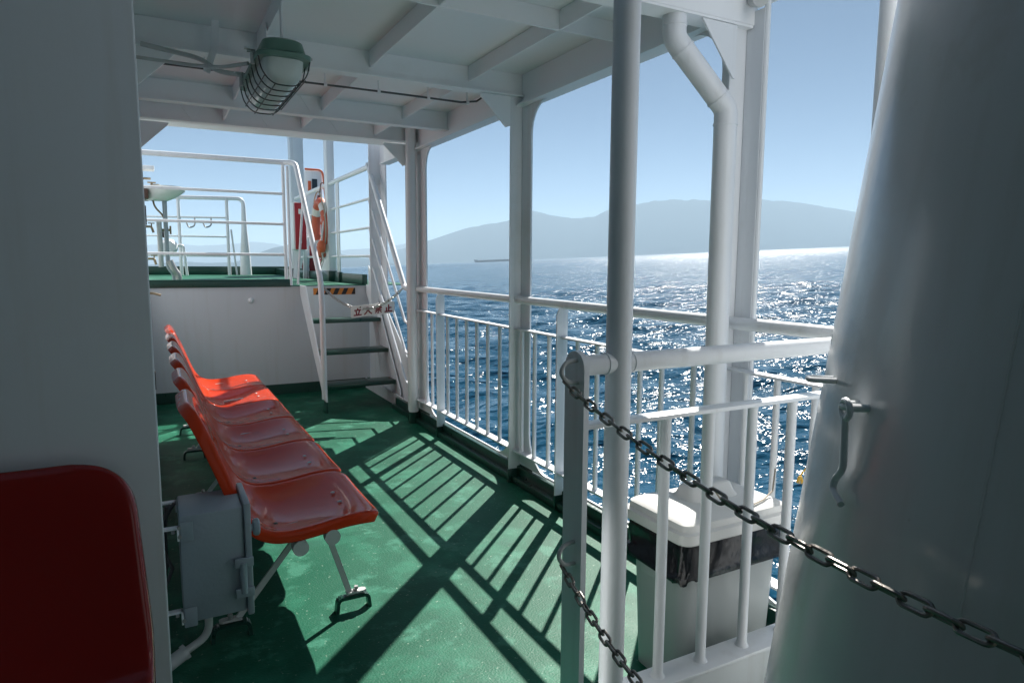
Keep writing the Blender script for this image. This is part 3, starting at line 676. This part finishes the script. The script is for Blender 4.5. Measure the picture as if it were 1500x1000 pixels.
g = MB(); g.tube(bend([(.395, 3.30, 2.225), (.30, 3.36, 2.24), (.24, 3.52, 2.33), (.0, 3.56, 2.37)], .06), .011, 10); g.tube(bend([(.395, 3.10, 2.225), (.30, 3.2, 2.22), (.2, 3.5, 2.29), (-.09, 3.56, 2.31)], .05), .008, 10); g.build('supply_cable', 'legpaint', t)
t = thing('cable_hanger', 'white flat bar cable hanger beside the caged lamp', 'hanger', (.3, 3.55, 2.5))
g = MB(); g.bar((.315, 3.55, 2.52), (.305, 3.55, 2.39), .035, .006, (0, 1, 0)); g.bar((.305, 3.54, 2.395), (.265, 3.54, 2.275), .03, .006, (0, 1, 0)); g.build('hanger_bar', 'white', t, smooth=False)
t = thing('cable_run', 'thin dark cable clipped along the underside of the canopy', 'cable', (1.2, 4.4, 2.45))
cp = [(-.09, 4.08, 2.425)]+[(x, 4.08, 2.425+.002*math.sin(x*6)) for x in (.3, .7, 1.1, 1.5, 1.80)]+[(1.92, 4.09, 2.445), (2.0, 4.12, 2.50)]
g = MB(); g.tube(cp, .006, 8); g.build('cable', 'cable', t)
g = MB(); g.bar((1.2, 4.088, 2.427), (1.84, 4.088, 2.427), .006, .014); g.build('cable_tray', 'white', t, smooth=False)
for x in (.3, .62, .94, 1.26, 1.58, 1.85):
    g = MB(); g.box((x-.009, 4.070, 2.415), (x+.009, 4.094, 2.436)); g.box((x-.004, 4.088, 2.434), (x+.004, 4.092, 2.519)); g.build('clip', 'white', t, smooth=False)

# ================================================================== STAIRS
st = thing('deck_stairs', 'short white stairs with dark green treads up to the upper deck', 'stairs', (1.7, 6.5, 0))
SXL, SXR = 1.355, 2.058
for y, z in ((6.25, .245), (6.48, .535), (6.72, .825)):
    g = MB(); g.box((SXL+.012, y, z-.04), (SXR-.002, y+.22, z), .006); g.build('tread', 'dgreen', st)
for x in (SXL, SXR+.006):
    g = MB(); g.prism([(6.14, .105), (6.25, .105), (7.255, 1.06), (7.255, 1.15), (6.98, 1.15), (6.15, .16)], 'x', x-.006, x+.006); g.build('stringer', 'white', st, smooth=False)
    g = MB(); g.box((x-.007, 6.145, 0), (x+.007, 6.245, .104)); g.build('green_foot', 'dgreen', st, smooth=False)
g = MB(); g.prism([(5.70, .12), (5.74, .22), (5.82, .34), (5.95, .46), (7.26, 1.36), (7.26, -.2), (5.70, -.2)], 'x', 2.088, 2.098); g.build('side_bulwark', 'white', st)
g = MB(); g.box((1.49, LY-.004, 1.045), (1.94, LY-.001, 1.115)); tp = g.build('hazard_tape', 'tapeo', st, smooth=False)
for i in range(5):
    x = 1.535+i*.092; g = MB(); g.prism([(x-.025, 1.046), (x+.022, 1.046), (x+.055, 1.114), (x+.008, 1.114)] if i < 4 else [(1.895, 1.046), (1.939, 1.046), (1.939, 1.114), (1.925, 1.114)], 'y', LY-.0062, LY-.0042); g.build('black_stripe', 'tapeb', tp, smooth=False)
# left handrail of the stairs
g = MB(); g.tube(bend([(1.23, LY+.01, 2.405), (1.335, LY-.06, 2.40), (1.352, 6.27, 1.24), (1.352, 6.23, 1.0), (1.352, 6.22, .12)], .07, 6), .026, 18); g.build('left_handrail', 'white', st)
g = MB(); g.tube([(1.33, LY-.02, 1.16), (1.345, 6.95, 1.97)], .012, 10); g.build('brace', 'white', st)
# right handrail and its parallel bars, elbowed into the round post
for z0, z1, r_ in ((2.41, 1.17, .026), (2.06, .855, .0125), (1.76, .575, .0125), (1.46, .30, .0125)):
    g = MB(); g.tube(bend([(2.03, 7.0, z0), (2.02, 5.86, z1), (PX+.02, PY+.04, z1-.02)], .03, 5), r_, 16 if r_ > .02 else 10); g.build('right_rail', 'white', st)

# ================================================================== UPPER DECK RAILS
t = thing('landing_railing', 'white four bar railing along the front of the upper deck', 'railing', (.6, LY+.02, LZ))
for z, r_ in ((2.405, .026), (2.088, .014), (1.780, .014), (1.467, .014)):
    g = MB(); g.tube([(-.09, LY+.01, z), (1.232, LY+.01, z)], r_, 16); g.build('bar', 'white', t)
g = MB(); g.tube([(1.222, LY+.01, LZ), (1.222, LY+.01, 2.40)], .018, 14); g.build('post', 'white', t)
g = MB(); g.tube([(1.262, LY-.01, LZ), (1.262, LY-.01, 2.37)], .015, 12); g.build('post', 'white', t)
t = thing('outboard_railing', 'white rails along the outboard side of the upper deck', 'railing', (2.03, 8.9, LZ))
for z, r_ in ((2.38, .028), (2.055, .014), (1.756, .014), (1.46, .014)):
    g = MB(); g.tube([(2.03, 6.95, z), (2.03, 11.0, z)], r_, 14); g.build('bar', 'white', t)
g = MB(); g.box((2.02, 8.26, 1.27), (2.035, 8.40, 2.36), .003); g.build('post', 'white', t)
g = MB(); g.box((2.0, 8.24, LZ), (2.05, 8.42, 1.27), .003); g.build('green_foot', 'dgreen', t)
g = MB(); g.tube([(2.03, 10.2, LZ), (2.03, 10.2, 2.37)], .02, 12); g.build('post', 'white', t)
t = thing('far_railing', 'white looped railing at the far edge of the upper deck', 'railing', (.9, 12.9, LZ))
FY = 12.9
f = lambda x, y: P(x, y, Y=FY)
g = MB(); a, b_, c = f(225, 288), f(356, 291), f(345, 402); g.tube(bend([a, b_, Vector((b_.x, FY, LZ))], .12, 6), .034, 16); g.build('top_loop', 'white', t)
g = MB(); c2 = Vector((b_.x, 0, 0)); g.lathe([(.10, LZ), (.085, LZ+.35), (.05, LZ+.8), (.036, LZ+1.2)], (c2.x, FY, 0), 18); g.build('flared_foot', 'white', t)
for y0, y1 in ((317, 319), (345, 347), (374, 375)):
    g = MB(); g.tube([f(215, y0), f(333, y1)], .016, 10); g.build('bar', 'white', t)
for x in (261, 332):
    q = f(x, 300); g = MB(); g.tube([(q.x, FY, LZ), (q.x, FY, f(x, 290).z)], .028, 12); g.build('post', 'white', t)
q = f(335, 300); g = MB(); g.bar((q.x+.02, FY, 1.95), (q.x+.09, FY, LZ), .03, .02, (0, 1, 0)); g.build('brace', 'white', t, smooth=False)
for x in (285, 309):
    h0 = f(x, 318); g = MB(); g.tube(bend([h0, h0-Vector((0, 0, .15)), h0-Vector((.10, 0, .19)), h0-Vector((.13, 0, .10))], .05), .012, 8); o = g.build('coat_hook', 'steel', t)
t = thing('vent_cowl', 'small white vent cowl with bent pipe at the far edge', 'vent', (.3, 12.6, LZ))
q = P(247, 362, Y=12.6); g = MB(); g.lathe([(.02, -.12), (.10, -.11), (.14, -.04), (.14, .04), (.08, .07), (0, .075)], q, 20, 'y'); g.build('bowl', 'white', t)
g = MB(); g.tube(bend([q+Vector((.1, 0, .02)), q+Vector((.22, 0, .04)), Vector((q.x+.26, 12.6, LZ))], .08), .022, 12); g.build('pipe', 'white', t)
g = MB(); g.tube([q+Vector((-.02, 0, .08)), q+Vector((-.05, 0, .2))], .018, 8); g.lathe([(.05, -.012), (.06, 0), (.05, .012)], q+Vector((-.05, 0, .21)), 14, 'y'); g.build('valve_wheel', 'black', t)

# ================================================================== WASH BASIN
WY = 8.3
t = thing('wash_basin', 'white wall wash basin with grey waste pipe on the upper deck', 'basin', (.1, WY, LZ))
w0 = P(212, 275, Y=WY); w1 = P(272, 290, Y=WY); wz = P(240, 276, Y=WY).z
def half_basin(sx, sy): return [(w0.x+(w1.x-w0.x)*(.5+.5*math.cos(a))*sx if True else 0, WY+sy*math.sin(a)) for a in [2*math.pi*i/28 for i in range(28)]]
g = loft([(half_basin(1, .24), wz+.012), (half_basin(1.0, .25), wz-.01), (half_basin(.99, .245), wz-.03), (half_basin(.84, .20), wz-.075), (half_basin(.66, .14), wz-.115), (half_basin(.55, .08), wz-.135)]); g.build('bowl', 'porcelain', t, ang=60)
g = MB(); g.box((-.1, WY-.2, wz-.13), (w0.x+.03, WY+.2, wz-.02), .006); g.build('wall_plate', 'brown', t)
q = P(241, 300, Y=WY); g = MB(); g.tube(bend([(q.x, WY, wz-.12), (q.x+.005, WY, 1.32), (q.x+.06, WY, 1.25), (q.x+.06, WY, LZ)], .05), .024, 14); wp = g.build('waste_pipe', 'pipe', t)
g = MB(); g.tube(bend([(q.x+.02, WY-.03, 1.40), (q.x+.06, WY-.03, 1.30), (q.x+.10, WY-.03, 1.24), (q.x+.10, WY-.03, LZ)], .05), .034, 14); g.build('trap', 'steel', wp)
q2 = P(233, 330, Y=WY); g = MB(); g.tube([(q2.x, WY-.05, 1.82), (q2.x, WY-.05, 1.33)], .026, 12); g.build('supply_pipe', 'legpaint', t)
q3 = P(224, 297, Y=WY); g = MB(); g.tube(bend([(q3.x, WY, wz-.1), (q3.x+.01, WY, wz-.2), (q3.x+.10, WY, wz-.30), (q3.x+.10, WY, wz-.4)], .06), .010, 8); g.build('hose', 'brass', t)
q4 = P(222, 268, Y=WY); g = MB(); g.tube([(q4.x, WY, wz+.01), (q4.x, WY, wz+.05)], .012, 8); g.tube([(q4.x-.04, WY, wz+.055), (q4.x+.04, WY, wz+.055)], .008, 8); g.tube(bend([(q4.x, WY, wz+.03), (q4.x+.07, WY, wz+.035), (q4.x+.09, WY, wz+.01)], .02), .009, 8); g.build('tap', 'brass', t)
q5 = P(246, 337, Y=WY); g = MB(); g.tube([(q5.x-.06, WY, q5.z), (q5.x+.02, WY, q5.z)], .014, 8); g.tube([(q5.x+.025, WY, q5.z-.045), (q5.x+.025, WY, q5.z+.045)], .010, 8); g.build('valve', 'brass', t)
t = thing('wall_shelf', 'small white soap shelf above the wash basin', 'shelf', (0, WY, 2.4))
q = P(226, 247, Y=WY); g = MB(); g.box((-.1, WY-.08, q.z-.025), (q.x, WY+.08, q.z+.02), .006); g.build('board', 'white', t)
g = MB(); g.tube([(-.1, WY, q.z-.11), (q.x-.04, WY, q.z-.11)], .012, 8); g.build('tap_stub', 'brass', t)
t = thing('wall_tap', 'brass standpipe taps on the wall under the basin', 'tap', (0, 7.9, 1.7))
for (px, py) in ((222, 332), (226, 379)):
    q = P(px, py, Y=7.9); g = MB(); g.tube(bend([(-.1, 7.9, q.z), (q.x, 7.9, q.z), (q.x+.015, 7.9, q.z-.06)], .02), .012, 8); g.tube([(q.x, 7.9, q.z), (q.x, 7.9, q.z+.035)], .007, 6); g.tube([(q.x-.03, 7.9, q.z+.035), (q.x+.03, 7.9, q.z+.035)], .006, 6); g.build('tap', 'brass', t)

# ================================================================== FIRE BOX, LIFEBUOY, BAG, LOCKER
t = thing('fire_hose_box', 'red fire hose box on the upper deck beside the stair rail', 'box', (1.88, 10, LZ))
a, b_ = P(430, 296, Y=10.0), P(449, 366, Y=10.0)
g = MB(); g.box((a.x-.01, 10.02, b_.z), (b_.x, 10.3, a.z), .01); g.build('case', 'white', t)
g = MB(); g.box((a.x+.01, 9.99, b_.z+.005), (b_.x+.006, 10.017, a.z-.005), .008); dr = g.build('door', 'red', t)
for z in (a.z-.13, b_.z+.13):
    g = MB(); g.box((a.x+.06, 9.978, z-.035), (a.x+.095, 9.989, z+.035), .003); g.build('latch', 'sign', dr)
g = MB(); g.bar((1.86, 10.15, b_.z), (1.80, 10.0, LZ), .05, .05); g.bar((1.98, 10.15, b_.z), (1.98, 10.2, LZ), .05, .05); g.build('stand_leg', 'white', t)
t = thing('lifebuoy', 'faded orange lifebuoy with white bands hung on the outboard rail', 'lifebuoy', (1.97, 9.35, 1.45))
lc = P(470, 334, X=1.975); maj, mnr = .30, .058
def torus(a0, a1, mn, n_=14, closed=False):
    return [(lc.x, lc.y+maj*math.cos(R(a0+(a1-a0)*i/n_)), lc.z+maj*1.12*math.sin(R(a0+(a1-a0)*i/n_))) for i in range(n_ if closed else n_+1)]
g = MB(); g.tube(torus(0, 360, mnr, 40, True), mnr, 16, closed=True); g.build('ring', 'buoyred', t)
for a in (45, 135, 225, 315):
    g = MB(); g.tube(torus(a-11, a+11, mnr, 4), mnr+.004, 16); g.build('white_band', 'buoywhite', t)
g = MB()
for k in range(4):
    a = 45+90*k; pts = [(lc.x-.03, lc.y+(maj+.075+.05*math.sin(math.pi*i/8))*math.cos(R(a+90*i/8)), lc.z+(maj+.075+.05*math.sin(math.pi*i/8))*1.1*math.sin(R(a+90*i/8))) for i in range(9)]; g.tube(pts, .009, 6)
g.build('grab_rope', 'cord', t)
g = MB(); g.tube(bend([(2.03, lc.y, 2.42), (1.99, lc.y, 2.42), (1.96, lc.y, lc.z+maj*1.12)], .03), .008, 6); g.build('hanger', 'brown', t)
t = thing('lifebuoy_light', 'small orange float light with white rope below the lifebuoy', 'float', (1.93, 9.0, 1.7))
lq = P(471, 360, X=1.90); g = MB(); g.lathe([(0, -.09), (.04, -.08), (.055, -.03), (.055, .02), (.035, .06), (0, .07)], lq, 16); g.build('float', 'orange', t)
g = MB(); g.tube([lq+Vector((0, 0, .06)), lq+Vector((.03, .02, .25)), lq+Vector((.08, .05, .5))], .012, 6); g.tube([lq+Vector((0, 0, -.08)), lq+Vector((.02, 0, -.2)), lq+Vector((-.02, .02, -.3))], .008, 6); g.build('rope', 'buoywhite', t)
t = thing('rope_bag', 'dark red rope bag on the upper deck under the rail', 'bag', (1.98, 10.3, LZ))
q = P(457, 385, Y=10.3); g = MB(); bm = bmesh.new(); bmesh.ops.create_icosphere(bm, subdivisions=3, radius=1)
for v in bm.verts:
    k = 1+.18*noise.noise(v.co*2.2); v.co = Vector((q.x+v.co.x*.13*k*(1-.35*v.co.z), 10.3+v.co.y*.13*k*(1-.35*v.co.z), LZ+.24+v.co.z*.25*k))
g.bm(bm); g.build('bag', mat('dark_red_cloth', (.16, .012, .02), .8, .25, 14, .6, 30), t, ang=180)
g = MB(); g.tube([(q.x+.02, 10.25, 1.62), (q.x+.05, 10.2, 1.80), (q.x+.02, 10.2, 2.0), (q.x+.10, 10.2, 2.37)], .012, 6); g.tube([(q.x+.1, 10.2, 1.7), (q.x+.16, 10.15, 1.55), (q.x+.1, 10.15, 1.42), (q.x+.2, 10.1, 1.35), (q.x+.2, 10.1, 1.2)], .010, 6); g.build('line', 'signred', t)
t = thing('rescue_locker', 'white cabin with orange trim and dark window behind the lifebuoy', 'locker', (2.5, 12.2, LZ))
a, b_ = P(446, 246, Y=12.2), P(475, 294, Y=12.2)
g = MB(); g.box((a.x, 12.2, LZ), (b_.x-.02, 13.1, a.z-.03), .03); g.build('cabin', 'white', t)
g = MB(); g.tube(bend([(a.x, 12.19, a.z-.02), (b_.x-.02, 12.19, a.z-.02), (b_.x+.02, 12.19, b_.z), (b_.x+.02, 12.19, LZ)], .08), .018, 8); g.box((a.x+.05, 12.18, b_.z+.1), (a.x+.10, 12.199, a.z-.22)); g.box((a.x+.05, 12.18, LZ+.9), (b_.x-.02, 12.199, LZ+.95)); g.build('orange_trim', 'orange', t)
q0, q1 = P(457, 262, Y=12.18), P(465, 277, Y=12.18); g = MB(); g.box((q0.x, 12.185, q1.z), (q1.x, 12.199, q0.z)); g.build('window', 'window', t, smooth=False)
# deckhouse door fittings seen edge-on beside the partition
t = thing('wall_door', 'edge of a white door with dark hinges beside the seat row', 'door', (-.09, 6.3, 0))
g = MB(); g.box((-.0985, 5.6, .12), (-.068, 6.6, 2.1), .006); dd = g.build('leaf', 'white2', t)
for z in (.36, 1.78):
    g = MB(); g.box((-.068, 6.50, z-.08), (-.03, 6.56, z+.08), .004); g.build('hinge', 'black', dd)
g = MB(); g.tube(bend([(-.07, 6.55, 1.12), (-.02, 6.55, 1.12), (.045, 6.55, 1.10)], .02), .010, 8); g.build('handle', 'brass', dd)

# ================================================================== STAIR CHAIN AND SIGN
t = thing('stair_chain', 'bright steel chain slung across the foot of the stairs', 'chain', (1.7, 6.1, 1.0))
A3 = P(470, 417, X=1.36); B3 = P(588, 424, X=1.975)
pos = chain('', '', A3, B3, .20, .050, .030, .0050, joined='fchain', parent=t)
s0, s1 = P(514, 449, Y=6.05), P(578, 441, Y=6.0); s2, s3 = P(578, 459, Y=6.0), P(514, 466, Y=6.05)
sg = thing('no_entry_sign', 'white sign with red characters hanging from the stair chain', 'sign', tuple((s2+s3)/2))
ux = (s1-s0); W_ = ux.length; ux.normalize(); H_ = (s0-s3).length; uz = (s0-s3).normalized(); uy = uz.cross(ux).normalized()
if uy.y > 0: uy = -uy                    # towards the reader
org = s3
def sp(u, v, d=0): return org+ux*u+uz*v+uy*d
rrp = rrect(0, W_, 0, H_, .015, 4); g = MB(); n_ = len(rrp)
g.add([sp(p[0], p[1], 0) for p in rrp]+[sp(p[0], p[1], -.006) for p in rrp], [tuple(range(n_)), tuple(range(2*n_-1, n_-1, -1))]+[(i, (i+1) % n_, n_+(i+1) % n_, n_+i) for i in range(n_)]); g.build('board', 'sign', sg)
GL = {  # strokes of the four characters in a unit box
 0: [[(.5, 1), (.5, .80)], [(.08, .76), (.92, .76)], [(.28, .62), (.38, .12)], [(.74, .64), (.60, .10)], [(0, .06), (1, .06)]],
 1: [[(.30, .95), (.52, .95)], [(.50, .95), (.48, .70), (.30, .30), (.02, .02)], [(.49, .68), (.68, .32), (1, .02)]],
 2: [[(.02, .86), (.48, .86)], [(.25, 1), (.25, .56)], [(.25, .84), (.03, .60)], [(.25, .84), (.46, .64)], [(.54, .86), (.98, .86)], [(.76, 1), (.76, .56)], [(.76, .84), (.55, .62)], [(.76, .84), (.98, .62)],
     [(.22, .50), (.78, .50)], [(.04, .35), (.96, .35)], [(.5, .35), (.5, .0), (.40, .04)], [(.28, .24), (.08, .04)], [(.72, .24), (.94, .04)]],
 3: [[(.52, 1), (.52, .05)], [(.52, .56), (.88, .56)], [(.22, .62), (.22, .05)], [(0, .04), (1, .04)]]}
cw = .165*W_; ch = .60*H_
for k in range(4):
    u0 = W_*(.07+.235*k); v0 = H_*.16; g = MB()
    for stx in GL[k]:
        for a, b_ in zip(stx, stx[1:]):
            pa, pb = Vector((u0+a[0]*cw, v0+a[1]*ch)), Vector((u0+b_[0]*cw, v0+b_[1]*ch)); d = (pb-pa).normalized(); nn = Vector((-d.y, d.x))*(.0042 if k == 2 else .0060); pa -= d*.003; pb += d*.003
            q = [pa-nn, pb-nn, pb+nn, pa+nn]; g.add([sp(p.x, p.y, .0008) for p in q]+[sp(p.x, p.y, .002) for p in q], [(0, 1, 2, 3), (7, 6, 5, 4), (0, 4, 5, 1), (1, 5, 6, 2), (2, 6, 7, 3), (3, 7, 4, 0)])
    g.build('character', 'signred', sg, smooth=False)
for u in (.22, .78):
    a = sp(W_*u, H_*.9, .001); c = min((p[0] for p in pos), key=lambda p: abs(p.x-a.x)); g = MB(); g.tube([a, (a+c)/2+uy*.012, c], .005, 6); g.build('hanger', 'brown', sg)

# ================================================================== FAR SHIP
t = thing('cargo_ship', 'distant dark cargo ship on the horizon in front of the mountains', 'ship', tuple(SEA @ Vector((0, 4000, 0))))
shipM = []
D = 4200
def spt(px): d = seadir(px, 380); k = D/d.y; return CAMS.x+d.x*k
xa, xb = spt(694), spt(772); Ls = xb-xa
def ship_part(name, m_, mk):
    g = MB(); mk(g); me = g.mesh(name, m_); o = bpy.data.objects.new(name, me); col.objects.link(o); o.parent = t
    o.matrix_basis = Matrix.Translation(-t.location) @ SEA; return o
u = lambda f_: xa+Ls*f_
def hullf(g): g.prism([(u(.03), -1), (u(1), -1), (u(1), 14), (u(.86), 14), (u(.84), 11), (u(.09), 11), (u(.07), 16), (u(0), 18)], 'y', D, D+38)
ship_part('hull', 'shiphull', hullf)
def sup(g): g.box((u(.87), D+4, 14), (u(.97), D+34, 36)); g.box((u(.90), D+8, 36), (u(.95), D+30, 42))
ship_part('superstructure', 'shipup', sup)
for f_, h in ((.12, 30), (.42, 24), (.50, 26), (.58, 24)):
    ship_part('mast', 'shipup', lambda g: g.box((u(f_)-.9, D+18, 11), (u(f_)+.9, D+20, h)))
ship_part('deck_pipes', 'shipup', lambda g: g.box((u(.12), D+14, 11), (u(.82), D+22, 14)))

# ================================================================== HAZE
hz = MB(); hz.box((-26000, -600, -3), (26000, 24000, 1130))
hm = bpy.data.materials.new('haze'); hm.use_nodes = True; n = hm.node_tree; n.nodes.clear()
out = n.nodes.new('ShaderNodeOutputMaterial'); pv = n.nodes.new('ShaderNodeVolumePrincipled')
pv.inputs['Color'].default_value = (.68, .86, 1.0, 1); pv.inputs['Density'].default_value = 8.4e-5; pv.inputs['Anisotropy'].default_value = 0
n.links.new(pv.outputs[0], out.inputs['Volume'])
ho = hz.build('haze', hm, smooth=False); ho.matrix_world = SEA; tag(ho, 'pale blue sea haze over the whole bay', kind='stuff')
